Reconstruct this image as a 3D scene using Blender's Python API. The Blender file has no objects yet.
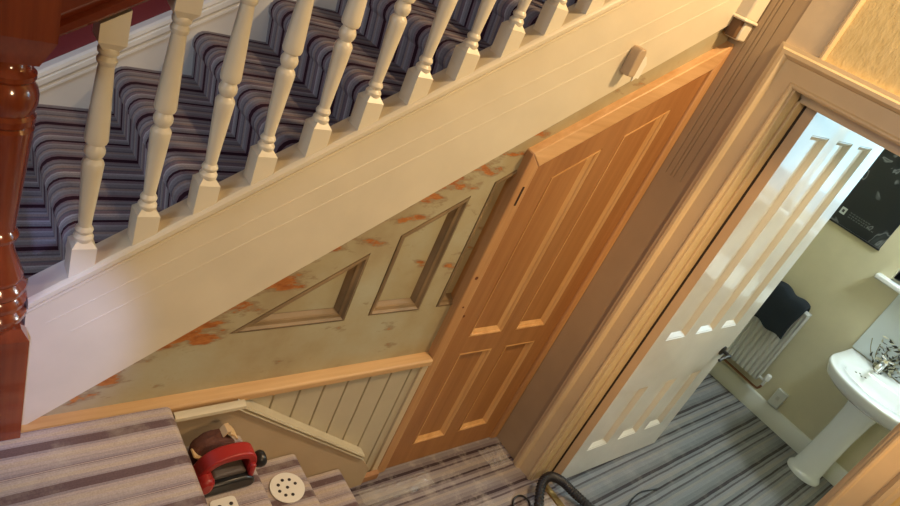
import bpy, bmesh, math, random
from mathutils import Vector, Matrix
import mathutils
random.seed(7)
SC = bpy.context.scene
COL = SC.collection

# ------------------------------------------------------------------ helpers
class MB:
    """collects simple shapes; build() links them as ONE mesh object"""
    def __init__(s):
        s.v = []; s.f = []; s.sm = []
    def add(s, vs, fs, smooth=False):
        o = len(s.v)
        s.v += [tuple(p) for p in vs]
        for f in fs:
            s.f.append(tuple(i + o for i in f)); s.sm.append(smooth)
        return s
    def box(s, x0, x1, y0, y1, z0, z1):
        vs = [(x0,y0,z0),(x1,y0,z0),(x1,y1,z0),(x0,y1,z0),(x0,y0,z1),(x1,y0,z1),(x1,y1,z1),(x0,y1,z1)]
        return s.add(vs, [(0,3,2,1),(4,5,6,7),(0,1,5,4),(1,2,6,5),(2,3,7,6),(3,0,4,7)])
    def prism(s, poly, axis, a, b, smooth=False):
        """poly: 2D points in the other two axes (x:(y,z) y:(x,z) z:(x,y)), extruded along axis a..b"""
        n = len(poly)
        def P(p, t):
            if axis == 'x': return (t, p[0], p[1])
            if axis == 'y': return (p[0], t, p[1])
            return (p[0], p[1], t)
        vs = [P(p, a) for p in poly] + [P(p, b) for p in poly]
        fs = [tuple(range(n)), tuple(range(2*n-1, n-1, -1))]
        for i in range(n):
            j = (i+1) % n
            fs.append((i, n+i, n+j, j))
        return s.add(vs, fs, smooth)
    def slope(s, prof, x0, x1, z0, k):
        """profile (y, dz) swept along the rising line z = z0 + k x between x0 and x1"""
        n = len(prof)
        vs = [(x0, y, z0+k*x0+dz) for y, dz in prof] + [(x1, y, z0+k*x1+dz) for y, dz in prof]
        fs = [tuple(range(n)), tuple(range(2*n-1, n-1, -1))]
        for i in range(n):
            j = (i+1) % n
            fs.append((i, n+i, n+j, j))
        return s.add(vs, fs)
    def lathe(s, prof, M=None, seg=28, smooth=True, caps=True):
        """prof: (r, h) about local z"""
        M = M or Matrix()
        vs = []; fs = []
        for r, h in prof:
            for i in range(seg):
                a = 2*math.pi*i/seg
                vs.append(M @ Vector((r*math.cos(a), r*math.sin(a), h)))
        for k in range(len(prof)-1):
            for i in range(seg):
                j = (i+1) % seg
                fs.append((k*seg+i, k*seg+j, (k+1)*seg+j, (k+1)*seg+i))
        if caps:
            fs.append(tuple(range(seg-1, -1, -1)))
            fs.append(tuple((len(prof)-1)*seg+i for i in range(seg)))
        return s.add(vs, fs, smooth)
    def tube(s, pts, r, seg=12):
        pts = [Vector(p) for p in pts]
        vs = []; fs = []
        up = Vector((0.13, 0.21, 0.97)).normalized()
        for i, p in enumerate(pts):
            t = (pts[min(i+1, len(pts)-1)] - pts[max(i-1, 0)]).normalized()
            a = t.cross(up)
            if a.length < 1e-4: a = t.cross(Vector((1,0,0)))
            a.normalize(); b = t.cross(a)
            rr = r[i] if isinstance(r, (list, tuple)) else r
            for j in range(seg):
                an = 2*math.pi*j/seg
                vs.append(p + rr*(math.cos(an)*a + math.sin(an)*b))
        for i in range(len(pts)-1):
            for j in range(seg):
                k = (j+1) % seg
                fs.append((i*seg+j, i*seg+k, (i+1)*seg+k, (i+1)*seg+j))
        fs.append(tuple(range(seg-1, -1, -1)))
        fs.append(tuple((len(pts)-1)*seg+j for j in range(seg)))
        return s.add(vs, fs, True)
    def build(s, name, mat, parent=None, bevel=0.0, loc=None, angle=40):
        me = bpy.data.meshes.new(name)
        me.from_pydata(s.v, [], s.f)
        bm = bmesh.new(); bm.from_mesh(me)
        bmesh.ops.recalc_face_normals(bm, faces=bm.faces)
        bm.to_mesh(me); bm.free()
        for p in me.polygons: p.use_smooth = True
        me.set_sharp_from_angle(angle=math.radians(angle))
        me.materials.append(mat)
        o = bpy.data.objects.new(name, me); COL.objects.link(o)
        if loc: o.location = loc
        if parent: attach(o, parent)
        if bevel:
            b = o.modifiers.new('bevel', 'BEVEL'); b.width = bevel; b.segments = 2
            b.limit_method = 'ANGLE'; b.angle_limit = math.radians(35)
        return o

def attach(o, parent):
    o.parent = parent
    # parents are never rotated or scaled: keep the part's own coordinates in world space
    o.matrix_parent_inverse = Matrix.Translation(-parent.location)

def thing(name, label, cat, loc=(0,0,0), group=None, kind=None):
    o = bpy.data.objects.new(name, None); COL.objects.link(o)
    o.location = loc; o.empty_display_size = .1
    return tag(o, label, cat, group, kind)
def tag(o, label, cat, group=None, kind=None):
    o['label'] = label; o['category'] = cat
    if group: o['group'] = group
    if kind: o['kind'] = kind
    return o
def spline(pts, n=8):
    P = [Vector(p) for p in pts]; out = []
    for i in range(len(P)-1):
        p0 = P[max(i-1,0)]; p1 = P[i]; p2 = P[i+1]; p3 = P[min(i+2,len(P)-1)]
        for k in range(n):
            t = k/n
            out.append(.5*((2*p1)+(p2-p0)*t+(2*p0-5*p1+4*p2-p3)*t*t+(3*p1-p0-3*p2+p3)*t**3))
    out.append(P[-1]); return out

def inset(poly, d):
    """inward offset of a convex 2D polygon"""
    n = len(poly)
    A = sum(poly[i][0]*poly[(i+1)%n][1]-poly[(i+1)%n][0]*poly[i][1] for i in range(n))
    sgn = 1 if A > 0 else -1
    L = []
    for i in range(n):
        (x0,y0),(x1,y1) = poly[i], poly[(i+1)%n]
        dx, dy = x1-x0, y1-y0; l = math.hypot(dx,dy)
        nx, ny = -dy/l*sgn, dx/l*sgn
        L.append((x0+nx*d, y0+ny*d, dx/l, dy/l))
    out = []
    for i in range(n):
        a = L[i-1]; b = L[i]
        den = a[2]*b[3]-a[3]*b[2]
        t = ((b[0]-a[0])*b[3]-(b[1]-a[1])*b[2])/den
        out.append((a[0]+a[2]*t, a[1]+a[3]*t))
    return out
def panel(poly, steps, name, mat, parent):
    """moulded panel facing -y: steps = [(inset, y)], last one is the flat field"""
    m = MB(); n = len(poly); rings = [[(p[0], y, p[1]) for p in inset(poly, d)] for d, y in steps]
    vs = [v for r in rings for v in r]; fs = []
    for k in range(len(rings)-1):
        for i in range(n):
            j = (i+1) % n
            fs.append((k*n+i, k*n+j, (k+1)*n+j, (k+1)*n+i))
    fs.append(tuple((len(rings)-1)*n+i for i in range(n)))
    m.add(vs, fs)
    o = m.build(name, mat, parent, angle=20)
    # faces must look towards -y
    me = o.data
    if me.polygons[-1].normal.y > 0:
        me.flip_normals()
    return o

# ------------------------------------------------------------------ materials
def mat(name, base=(.8,.8,.8), rough=.5, metal=0.0, coat=0.0, spec=.5):
    m = bpy.data.materials.new(name); m.use_nodes = True
    nt = m.node_tree; b = nt.nodes['Principled BSDF']
    b.inputs['Base Color'].default_value = (*base, 1)
    b.inputs['Roughness'].default_value = rough
    b.inputs['Metallic'].default_value = metal
    b.inputs['Coat Weight'].default_value = coat
    b.inputs['Specular IOR Level'].default_value = spec
    return m
def nd(m, t, **kw):
    n = m.node_tree.nodes.new(t)
    for k, v in kw.items():
        if k.startswith('i_'): n.inputs[k[2:].replace('_',' ')].default_value = v
        else: setattr(n, k, v)
    return n
def lk(m, a, b): m.node_tree.links.new(a, b)
def bsdf(m): return m.node_tree.nodes['Principled BSDF']
def ramp(m, fac, stops, interp='LINEAR'):
    r = nd(m, 'ShaderNodeValToRGB'); r.color_ramp.interpolation = interp
    e = r.color_ramp.elements
    while len(e) < len(stops): e.new(.5)
    for k, (p, c) in enumerate(stops):
        e[k].position = p; e[k].color = (*c, 1) if len(c) == 3 else c
    lk(m, fac, r.inputs[0]); return r
def coords(m, scale=(1,1,1), rot=(0,0,0)):
    tc = nd(m, 'ShaderNodeTexCoord'); mp = nd(m, 'ShaderNodeMapping')
    mp.inputs['Scale'].default_value = scale; mp.inputs['Rotation'].default_value = rot
    lk(m, tc.outputs['Object'], mp.inputs[0]); return mp.outputs[0]
def bump(m, h, strength=.3, dist=.002):
    b = nd(m, 'ShaderNodeBump'); b.inputs['Strength'].default_value = strength; b.inputs['Distance'].default_value = dist
    lk(m, h, b.inputs['Height']); lk(m, b.outputs[0], bsdf(m).inputs['Normal'])
def noise(m, vec, scale, detail=3, rough=.5):
    n = nd(m, 'ShaderNodeTexNoise'); n.inputs['Scale'].default_value = scale; n.inputs['Detail'].default_value = detail
    n.inputs['Roughness'].default_value = rough
    lk(m, vec, n.inputs['Vector']); return n.outputs['Fac']
def mixc(m, fac, a, b, mode='MIX'):
    n = nd(m, 'ShaderNodeMix'); n.data_type = 'RGBA'; n.blend_type = mode
    if hasattr(fac, 'node'): lk(m, fac, n.inputs[0])
    else: n.inputs[0].default_value = fac
    for s, v in ((6, a), (7, b)):
        if hasattr(v, 'node'): lk(m, v, n.inputs[s])
        else: n.inputs[s].default_value = (*v, 1)
    return n.outputs[2]
def math_(m, op, a, b=0.0, clamp=False):
    n = nd(m, 'ShaderNodeMath'); n.operation = op; n.use_clamp = clamp
    for s, v in ((0, a), (1, b)):
        if hasattr(v, 'node'): lk(m, v, n.inputs[s])
        else: n.inputs[s].default_value = v
    return n.outputs[0]

def paint(name, c, rough=.4, var=.06, coat=0.0, bs=.12):
    m = mat(name, c, rough, coat=coat)
    v = coords(m)
    f = noise(m, v, 6, 4)
    d = tuple(x*(1-var*1.6) for x in c)
    r = ramp(m, f, [(.3, d), (.7, c)])
    lk(m, r.outputs[0], bsdf(m).inputs['Base Color'])
    bump(m, noise(m, v, 90, 3), bs, .0015)
    return m
def wood(name, dark, light, axis='z', rough=.4, coat=0.0, sc=1.0, knots=False):
    m = mat(name, light, rough, coat=coat)
    s = {'x': (2.0, 40, 40), 'z': (40, 40, 2.0), 'y': (40, 2.0, 40)}[axis]
    v = coords(m, tuple(a*sc for a in s))
    f = noise(m, v, 1.0, 5, .6)
    v2 = coords(m, tuple(a*sc*.22 for a in s))
    f2 = noise(m, v2, 1.0, 3, .6)
    g = math_(m, 'ADD', math_(m, 'MULTIPLY', f, .55), math_(m, 'MULTIPLY', f2, .45))
    r = ramp(m, g, [(.34, dark), (.66, light)])
    c = r.outputs[0]
    if knots:
        vo = nd(m, 'ShaderNodeTexVoronoi'); vo.inputs['Scale'].default_value = 3.4
        kv = coords(m, (1.0, .2, .55)); lk(m, kv, vo.inputs['Vector'])
        k = ramp(m, vo.outputs['Distance'], [(.025, (1,1,1)), (.06, (0,0,0))])
        c = mixc(m, k.outputs[0], c, tuple(x*.35 for x in dark))
    lk(m, c, bsdf(m).inputs['Base Color'])
    bump(m, g, .15, .001)
    return m
def stripes(name, period, stops, rough=.9, film=0.0, tint=None, off=0.0, dirt=0.0, skew=0.0):
    """woven carpet with stripes running along x: colour is a function of y"""
    m = mat(name, (.5,.5,.5), rough, spec=.25)
    tc = nd(m, 'ShaderNodeTexCoord'); sp = nd(m, 'ShaderNodeSeparateXYZ')
    lk(m, tc.outputs['Object'], sp.inputs[0])
    y = math_(m, 'ADD', sp.outputs[1], math_(m, 'MULTIPLY', sp.outputs[0], skew))
    wob = noise(m, coords(m, (3,3,3)), 2.0, 2)
    y = math_(m, 'ADD', y, math_(m, 'MULTIPLY', wob, .006))
    t = math_(m, 'FRACT', math_(m, 'ADD', math_(m, 'DIVIDE', y, period), 10+off))
    r = ramp(m, t, stops, 'CONSTANT')
    fl = noise(m, coords(m, (260,260,260)), 1.0, 2)
    c = mixc(m, .32, r.outputs[0], ramp(m, fl, [(.3, (.35,.35,.35)), (.7, (1,1,1))]).outputs[0], 'MULTIPLY')
    fine = noise(m, coords(m, (4, 300, 4)), 1.0, 2)
    c = mixc(m, .22, c, ramp(m, fine, [(.35, (.45,.45,.47)), (.65, (1,1,1))]).outputs[0], 'MULTIPLY')
    if tint: c = mixc(m, 1.0, c, tint, 'MULTIPLY')
    if dirt:
        dn = noise(m, coords(m, (9,9,9)), 1.0, 6, .7)
        dm = ramp(m, dn, [(.5, (0,0,0)), (.72, (dirt,)*3)])
        c = mixc(m, dm.outputs[0], c, (.62,.55,.47))
    lk(m, c, bsdf(m).inputs['Base Color'])
    if film:
        bsdf(m).inputs['Coat Weight'].default_value = film
        bsdf(m).inputs['Coat Roughness'].default_value = .22
        cr = noise(m, coords(m, (7, 26, 7)), 1.0, 5, .65)
        cb = nd(m, 'ShaderNodeBump'); cb.inputs['Strength'].default_value = .5; cb.inputs['Distance'].default_value = .012
        lk(m, cr, cb.inputs['Height']); lk(m, cb.outputs[0], bsdf(m).inputs['Coat Normal'])
    bump(m, fl, .5, .003)
    return m

cream   = paint('cream gloss paint', (.76,.66,.48), .38)
cream_b = paint('cream baluster paint', (.80,.71,.53), .33)
white_m = paint('white gloss paint', (.80,.80,.78), .22, coat=.3, bs=.05)
door_w  = paint('white door gloss', (.72,.70,.65), .12, coat=.5, bs=.0)
tan     = paint('tan string paint', (.50,.365,.22), .5)
beadm   = paint('cream boarding paint', (.56,.48,.33), .45)
archm   = paint('cream architrave paint', (.68,.51,.29), .35)
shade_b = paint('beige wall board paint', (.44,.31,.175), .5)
mahog   = wood('mahogany varnish', (.12,.017,.005), (.27,.050,.012), 'z', .16, coat=.8)
mahog_r = wood('mahogany rail varnish', (.10,.013,.004), (.21,.033,.009), 'x', .2, coat=.7)
pine_d  = wood('pine door wood', (.33,.135,.040), (.46,.215,.073), 'z', .42, knots=True)
pine_f  = wood('pine frame wood', (.44,.21,.075), (.62,.34,.14), 'z', .42, knots=True)  # frame and head: the door's pine made paler, edge light painted in
pine_h  = wood('pine head wood', (.54,.28,.10), (.78,.48,.23), 'x', .42)
pine_x  = wood('pine rail wood', (.50,.28,.115), (.66,.42,.20), 'x', .5)
mould   = wood('pale pine moulding', (.56,.28,.09), (.76,.45,.19), 'z', .38)
bathw   = paint('sage bathroom wall', (.64,.58,.385), .6, bs=.2)
ceram   = mat('white ceramic', (.82,.85,.85), .08, coat=.5)
chrome  = mat('chrome', (.8,.8,.8), .08, 1.0)
blackp  = mat('black plastic', (.012,.012,.014), .35)
rubber  = mat('black hose rubber', (.014,.014,.018), .45)
ironm   = mat('black iron', (.02,.018,.016), .4)
brass   = mat('brass', (.30,.19,.07), .45, 1.0)
copper  = mat('copper pipe', (.30,.14,.08), .4, 1.0)
radm    = mat('radiator enamel', (.55,.55,.52), .35)
redp    = paint('red tool plastic', (.38,.016,.014), .38, var=.25, bs=.05)
dustred = paint('dusty grey plastic', (.13,.105,.095), .6, var=.4)
ceilm   = paint('ceiling paint', (.85,.80,.70), .8)
wellm   = paint('hall wall paint', (.78,.66,.45), .7)
redwall = paint('dark red wall', (.135,.012,.022), .55)
tile    = mat('pale blue-white tile', (.60,.66,.66), .12, coat=.4)
grey_w  = paint('white wall string paint', (.74,.73,.70), .35)

# towel
towelm = mat('navy towel', (.010,.016,.024), .95)
bump(towelm, noise(towelm, coords(towelm), 400, 2), .9, .004)
bagm = mat('brown dust bag cloth', (.10,.035,.022), .9)
bump(bagm, noise(bagm, coords(bagm), 60, 3), .6, .006)
bagtrim = mat('bag cream trim', (.62,.42,.22), .8)

# abrasive paper: white with dark holes
paperm = mat('white abrasive paper', (.80,.76,.70), .7)
dotm = mat('dark paper hole', (.03,.02,.02), .8)

# yellow anaglypta wallpaper
wallp = mat('yellow embossed wallpaper', (.74,.57,.25), .5)
_v = coords(wallp, (1,1,.45))
_n = noise(wallp, _v, 55, 4, .6)
_r = ramp(wallp, _n, [(.3, (.68,.51,.21)), (.7, (.77,.60,.28))])
lk(wallp, _r.outputs[0], bsdf(wallp).inputs['Base Color'])
bump(wallp, _n, .45, .006)

# striped stair carpet (bluish greys, mauve, burgundy lines)
G1=(.27,.265,.285); G2=(.36,.355,.375); G3=(.18,.165,.19); TN=(.36,.305,.28); BU=(.04,.010,.022); MV=(.25,.19,.215); LG=(.50,.50,.52)
st_up = [(0,BU),(.085,MV),(.13,G1),(.20,G2),(.245,TN),(.29,G3),(.33,G1),(.40,G2),(.44,MV),(.50,BU),(.55,G1),(.61,G2),(.66,LG),(.69,MV),(.75,G3),(.785,TN),(.84,G2),(.88,G3),(.92,G1),(.965,MV)]
carpet = stripes('striped stair carpet', .205, st_up, tint=(.93,.83,.80))
P1=(.52,.44,.43); P2=(.44,.38,.39); P3=(.35,.30,.33); P4=(.16,.105,.115); P5=(.54,.45,.39); P6=(.24,.18,.20)
st_lo = [(0,P4),(.19,P3),(.23,P2),(.30,P5),(.38,P1),(.45,P2),(.49,P6),(.505,P1),(.525,P6),(.54,P3),(.60,P2),(.68,P1),(.76,P5),(.86,P1),(.94,P3)]
carpet_l = stripes('striped landing carpet', .124, st_lo, film=.3, dirt=.3, off=.612, tint=(1.0,.95,.90))
F1=(.34,.30,.30); F2=(.27,.235,.24); F3=(.20,.165,.175); F4=(.055,.035,.042); F5=(.40,.345,.31); F6=(.12,.09,.10)
st_fl = [(0,F4),(.06,F3),(.13,F2),(.22,F1),(.30,F5),(.36,F2),(.42,F6),(.46,F1),(.54,F3),(.60,F4),(.64,F2),(.72,F5),(.80,F1),(.88,F6),(.92,F2),(.96,F3)]
carpet_h = stripes('striped hall carpet under plastic film', .21, st_fl, film=.45, dirt=.5, off=.2)
B1=(.42,.45,.47); B2=(.34,.37,.39); B3=(.27,.285,.30); B4=(.09,.08,.09); B5=(.47,.47,.45); B6=(.17,.165,.18)
st_ba = [(0,B4),(.07,B3),(.14,B2),(.24,B1),(.34,B5),(.40,B2),(.46,B6),(.50,B1),(.58,B3),(.64,B4),(.68,B2),(.76,B5),(.84,B1),(.90,B6),(.94,B2)]
carpet_b = stripes('striped bathroom floor under plastic film', .23, st_ba, film=.5, dirt=.12, off=.1, skew=-.03, tint=(.64,.60,.60))

# old stripped paint on the panelling: sage paint, bare orange wood where it has flaked
old = mat('old stripped sage paint', (.5,.42,.27), .55)
_tc = nd(old, 'ShaderNodeTexCoord'); _sp = nd(old, 'ShaderNodeSeparateXYZ'); lk(old, _tc.outputs['Object'], _sp.inputs[0])
_d = math_(old, 'SUBTRACT', math_(old, 'ADD', 2.1005, math_(old, 'MULTIPLY', _sp.outputs[0], .7314)), _sp.outputs[2])   # distance below the string
_near = ramp(old, _d, [(.0, (1,1,1)), (.05, (.82,.82,.82)), (.13, (.25,.25,.25)), (.30, (.0,.0,.0))])
_vv = coords(old, (1,1,1.35), (0, math.radians(-36), 0))
_vv = coords(old, (.55,1,1.5), (0, math.radians(35.6), 0))
_pn = noise(old, _vv, 13, 6, .62)
_xl = ramp(old, math_(old, 'ADD', _sp.outputs[0], 1.0), [(.0, (1,1,1)), (.16, (1,1,1)), (.30, (.0,.0,.0))])
_pk = math_(old, 'ADD', _pn, math_(old, 'SUBTRACT', math_(old, 'MULTIPLY', math_(old, 'MULTIPLY', _near.outputs[0], _xl.outputs[0]), .15), .008))
_pm = ramp(old, _pk, [(.655, (0,0,0)), (.685, (1,1,1))])
_edge = ramp(old, _pk, [(.60, (0,0,0)), (.655, (1,1,1)), (.69, (0,0,0))])
_bn = noise(old, coords(old, (1,1,1)), 3.2, 5, .6)
_bc = ramp(old, _bn, [(.30, (.36,.27,.145)), (.5, (.44,.37,.22)), (.68, (.47,.44,.30))])
_st = noise(old, coords(old), 28, 5, .7)
_bc2 = mixc(old, ramp(old, _st, [(.62, (0,0,0)), (.75, (.45,.45,.45))]).outputs[0], _bc.outputs[0], (.36,.24,.11))
_gr = noise(old, _vv, 60, 3, .6)
_ln = math_(old, 'ADD', _d, math_(old, 'MULTIPLY', math_(old, 'SUBTRACT', noise(old, _vv, 22, 4, .7), .5), .045))
_lm = ramp(old, _ln, [(.006, (.9,.9,.9)), (.018, (0,0,0))])
_wc = ramp(old, _gr, [(.3, (.30,.085,.018)), (.7, (.55,.21,.045))])
_c0 = mixc(old, _lm.outputs[0], _bc2, (.13,.055,.025))
_c1 = mixc(old, math_(old, 'MULTIPLY', _edge.outputs[0], .5), _c0, (.19,.10,.045))
_c2 = mixc(old, _pm.outputs[0], _c1, _wc.outputs[0])
lk(old, _c2, bsdf(old).inputs['Base Color'])
bump(old, math_(old, 'SUBTRACT', 1.0, _pk), .4, .004)

# black poster print
post = mat('black poster print', (.012,.013,.014), .35)
_v = coords(post, (0, 2.6, 1.7), (.5, 0, 0))
_w = nd(post, 'ShaderNodeTexNoise'); _w.inputs['Scale'].default_value = 2.3; _w.inputs['Detail'].default_value = 2; _w.inputs['Distortion'].default_value = 1.6
lk(post, _v, _w.inputs['Vector'])
_r = ramp(post, _w.outputs['Fac'], [(.0, (.010,.012,.013)), (.56, (.012,.014,.015)), (.59, (.17,.18,.18)), (.62, (.02,.023,.024)), (.80, (.05,.055,.057))])
lk(post, _r.outputs[0], bsdf(post).inputs['Base Color'])

# ------------------------------------------------------------------ numbers of the place
K = .715                     # slope of the main flight (rise / going)
SB, KB = 2.1005, .7314       # underside of the string: z = SB + KB x
ST = 2.484                   # top of the string cap:   z = ST + K x
HR = 3.038                   # underside of the handrail

# ------------------------------------------------------------------ shell of the hall and bathroom
def struct(o, label, cat):
    return tag(o, label, cat, kind='structure')
struct(MB().box(-3.6, .10, -3.0, .06, -.08, 0).build('floor', carpet_h),
       'hall floor in striped carpet under dusty plastic film, in front of pine door', 'floor')
struct(MB().box(.10, 2.2, -2.0, .35, -.08, 0).build('floor_bathroom', carpet_b),
       'bathroom floor in grey striped carpet under clear film, beyond the doorway', 'floor')
# wall behind the panelling and pine door
struct(MB().prism([(-1.69,-.05),(.0,-.05),(.0,SB+.02),(-1.69,SB-1.69*KB+.02)], 'y', .062, .12).build('wall_back', tan),
       'wall closing the cupboard under the stairs behind the panelling', 'wall')
m = MB()
m.box(0, .10, -.265, .06, 0, 2.07); m.box(0, .10, -3.0, -1.10, 0, 2.07); m.box(0, .10, -3.0, .06, 1.975, 4.3)
struct(m.build('wall_right', wallp), 'yellow embossed wallpaper wall above the bathroom doorway', 'wall')
m = MB()
m.box(2.08, 2.2, -.46, .35, -.05, 2.5); m.box(2.08, 2.2, -2.0, -1.40, -.05, 2.5)
m.box(2.08, 2.2, -1.40, -.46, -.05, 1.185); m.box(2.08, 2.2, -1.40, -.46, 2.15, 2.5)
struct(m.build('wall_bathroom', bathw), 'sage green bathroom wall with poster, radiator and basin', 'wall')
struct(MB().box(.10, 2.2, .25, .35, -.05, 2.5).build('wall_bathroom_left', bathw), 'bathroom side wall hidden behind the open white door', 'wall')
struct(MB().box(.10, 2.2, -2.1, -2.0, -.05, 2.5).build('wall_bathroom_right', bathw), 'bathroom side wall beyond the basin', 'wall')
struct(MB().box(.10, 2.3, -2.1, .35, 2.5, 2.58).build('ceiling_bathroom', ceilm), 'white bathroom ceiling', 'ceiling')
struct(MB().box(-3.7, .5, -3.1, 1.1, 4.3, 4.4).build('ceiling', ceilm), 'high cream ceiling over the stairwell', 'ceiling')
struct(MB().box(-3.6, .5, .985, 1.1, 0, 4.3).build('wall_stairwell', redwall), 'dark red stairwell wall above the white stair skirting', 'wall')
m = MB()
m.box(-3.7, -3.6, -3.0, -.9, 0, 4.3); m.box(-3.7, -3.6, .5, .985, 0, 4.3); m.box(-3.7, -3.6, -.9, .5, 0, 1.6); m.box(-3.7, -3.6, -.9, .5, 3.0, 4.3)
struct(m.build('wall_left', wellm), 'cream landing wall behind the photographer', 'wall')
struct(MB().box(-3.6, .1, -3.1, -3.0, 0, 4.3).build('wall_front', wellm), 'cream hall wall behind the photographer', 'wall')
struct(MB().box(.10, .2, .35, .985, 0, 4.3).build('wall_end', wellm), 'cream wall at the head of the stairs', 'wall')

# bathroom window (its sill shows at the right edge)
w = thing('window_1', 'bathroom window with white frame and sill above the basin', 'window', (2.08,-.93,1.185), kind='structure')
m = MB()
for a in (-1.40, -.93, -.51): m.box(2.12, 2.17, a, a+.05, 1.19, 2.15)
m.box(2.12, 2.17, -1.40, -.46, 1.19, 1.25); m.box(2.12, 2.17, -1.40, -.46, 2.09, 2.15)
m.build('window_frame', white_m, w, .004)
m = MB(); m.box(2.02, 2.12, -1.47, -.397, 1.155, 1.185)
m.build('window_sill', white_m, w, .008)
glass = mat('window glass', (1,1,1), .02); bsdf(glass).inputs['Transmission Weight'].default_value = 1; bsdf(glass).inputs['IOR'].default_value = 1.02
MB().box(2.140, 2.146, -1.36, -.50, 1.24, 2.10).build('pane', glass, w)

# bathroom skirting
m = MB(); m.prism([(2.08,0),(2.056,0),(2.056,.085),(2.064,.096),(2.064,.108),(2.072,.118),(2.08,.12)], 'y', -2.0, .25)
struct(m.build('baseboard_bathroom', mat('skirting paint', (.66,.66,.58), .35)), 'painted moulded skirting board along the sage bathroom wall', 'skirting board')

# ------------------------------------------------------------------ bathroom door casing (in wall_right)
cas = thing('trim_1', 'cream moulded architrave and lining around the bathroom doorway', 'door frame', (0,-.68,0), kind='structure')
# architrave cross-section: u = distance from the opening outwards, h = projection to the hall
prof = [(.0,0),(.0,.012),(.006,.017),(.012,.017),(.017,.012),(.024,.012),(.070,.014),(.074,.022),(.082,.030),(.094,.030),(.100,.024),(.112,.022),(.112,0)]
def arch_leg(y_in, sgn, z0, z1):
    m = MB(); n = len(prof); vs = []
    for zz in (z0, None):
        for u, h in prof:
            vs.append((-h, y_in + sgn*u, (z1 + u) if zz is None else zz))
    fs = [tuple(range(n)), tuple(range(2*n-1, n-1, -1))] + [(i, n+i, n+(i+1)%n, (i+1)%n) for i in range(n)]
    m.add(vs, fs); return m
ZH = 1.952
arch_leg(-.258, 1, 0, ZH).build('architrave', archm, cas, angle=15)
arch_leg(-1.106, -1, 0, ZH).build('architrave', archm, cas, angle=15)
m = MB(); n = len(prof)
vs = [(-h, -.258 + u, ZH + u) for u, h in prof] + [(-h, -1.106 - u, ZH + u) for u, h in prof]
m.add(vs, [tuple(range(n)), tuple(range(2*n-1, n-1, -1))] + [(i, n+i, n+(i+1)%n, (i+1)%n) for i in range(n)])
m.build('architrave_head', archm, cas, angle=15)
lin = MB(); lin.box(-.004, .104, -.266, -.258, 0, ZH); lin.box(-.004, .104, -1.106, -1.098, 0, ZH); lin.box(-.004, .104, -1.10, -.264, ZH, 1.975)
lin.build('door_lining', archm, cas)
stp = MB(); stp.box(.052, .1035, -.2755, -.266, 0, ZH-.012); stp.box(.052, .1035, -1.098, -1.086, 0, ZH); stp.box(.052, .1035, -1.098, -.266, ZH-.03, ZH)
stp.build('door_stop', archm, cas, .002)

# board with grooves in the corner, plain board and bead above the doorway
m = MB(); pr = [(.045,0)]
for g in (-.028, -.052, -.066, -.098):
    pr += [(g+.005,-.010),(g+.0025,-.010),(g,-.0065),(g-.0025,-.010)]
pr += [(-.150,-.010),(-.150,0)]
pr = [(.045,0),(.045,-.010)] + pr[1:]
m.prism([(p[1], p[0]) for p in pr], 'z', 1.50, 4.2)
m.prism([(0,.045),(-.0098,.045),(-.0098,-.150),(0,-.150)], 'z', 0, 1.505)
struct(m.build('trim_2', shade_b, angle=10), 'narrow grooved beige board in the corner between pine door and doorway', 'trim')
m = MB(); m.box(-.012, 0, -.272, -.150, ZH+.112, 4.2)
struct(m.build('trim_3', paint('pale board paint', (.66,.52,.33), .45)), 'plain cream upright board above the doorway beside the yellow wallpaper', 'trim')
m = MB(); m.prism([(0,-.272),(-.014,-.272),(-.02,-.277),(-.02,-.283),(-.014,-.288),(0,-.288)], 'z', ZH+.112, 4.2)
struct(m.build('trim_4', archm), 'thin cream bead edging the yellow wallpaper', 'trim')
# threshold strip
m = MB(); m.prism([(.03,0),(.034,.006),(.066,.006),(.07,0)], 'y', -1.098, -.28)
m.v = [(p[0],p[1],p[2]) for p in m.v]
tag(m.build('threshold_strip', brass), 'brass threshold strip across the bathroom doorway floor', 'threshold')

# ------------------------------------------------------------------ white bathroom door, standing open
d = thing('door_2', 'white gloss panelled bathroom door standing open', 'door', (.115,-.305,0), kind='structure')
YF, YB = -.322, -.2745
X0, X1 = .1055, .940
cols = [(.190,.345),(.432,.587),(.662,.812)]
rows = [(.205,.590),(.890,1.842)]
m = MB()
m.box(X0, cols[0][0], YF, YB, .012, 1.936); m.box(cols[2][1], X1, YF, YB, .012, 1.936)
for a, b in ((cols[0][1], cols[1][0]), (cols[1][1], cols[2][0])):
    for z0, z1 in rows: m.box(a, b, YF, YB, z0, z1)
for z0, z1 in ((.012,.205),(.590,.890),(1.842,1.936)):
    m.box(cols[0][0], cols[2][1], YF, YB, z0, z1)
m.build('door_leaf', door_w, d)
for a, b in cols:
    for z0, z1 in rows:
        panel([(a,z0),(b,z0),(b,z1),(a,z1)], [(0,YF),(.003,YF+.003),(.006,YF+.003),(.022,YF+.018),(.026,YF+.018)], 'panel', door_w, d)
for zz in (.22, 1.70):
    m = MB(); m.box(.1038, .1058, -.284, -.276, zz, zz+.06)
    m.build('hinge', archm, d)
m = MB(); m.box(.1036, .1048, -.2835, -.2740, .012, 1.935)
m.build('gap_shade_strip', mat('dark strip', (.03,.018,.01), .8), d)  # dark strip put in for the shadow of the hinge gap
m = MB(); m.box(.1042, X0+.0005, YF+.001, -.284, .012, 1.935)
m.build('hinge_edge', paint('warm-lit door edge', (.62,.43,.24), .4), d)  # edge coloured tan for the warm hall light falling on it
m = MB()
R = Matrix.Translation((.885, YF, .715)) @ Matrix.Rotation(math.radians(90), 4, 'X')
m.lathe([(.0265,0),(.0265,.006),(.020,.010),(.009,.011),(.009,.046),(.0,.046)], R, 20)
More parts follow.
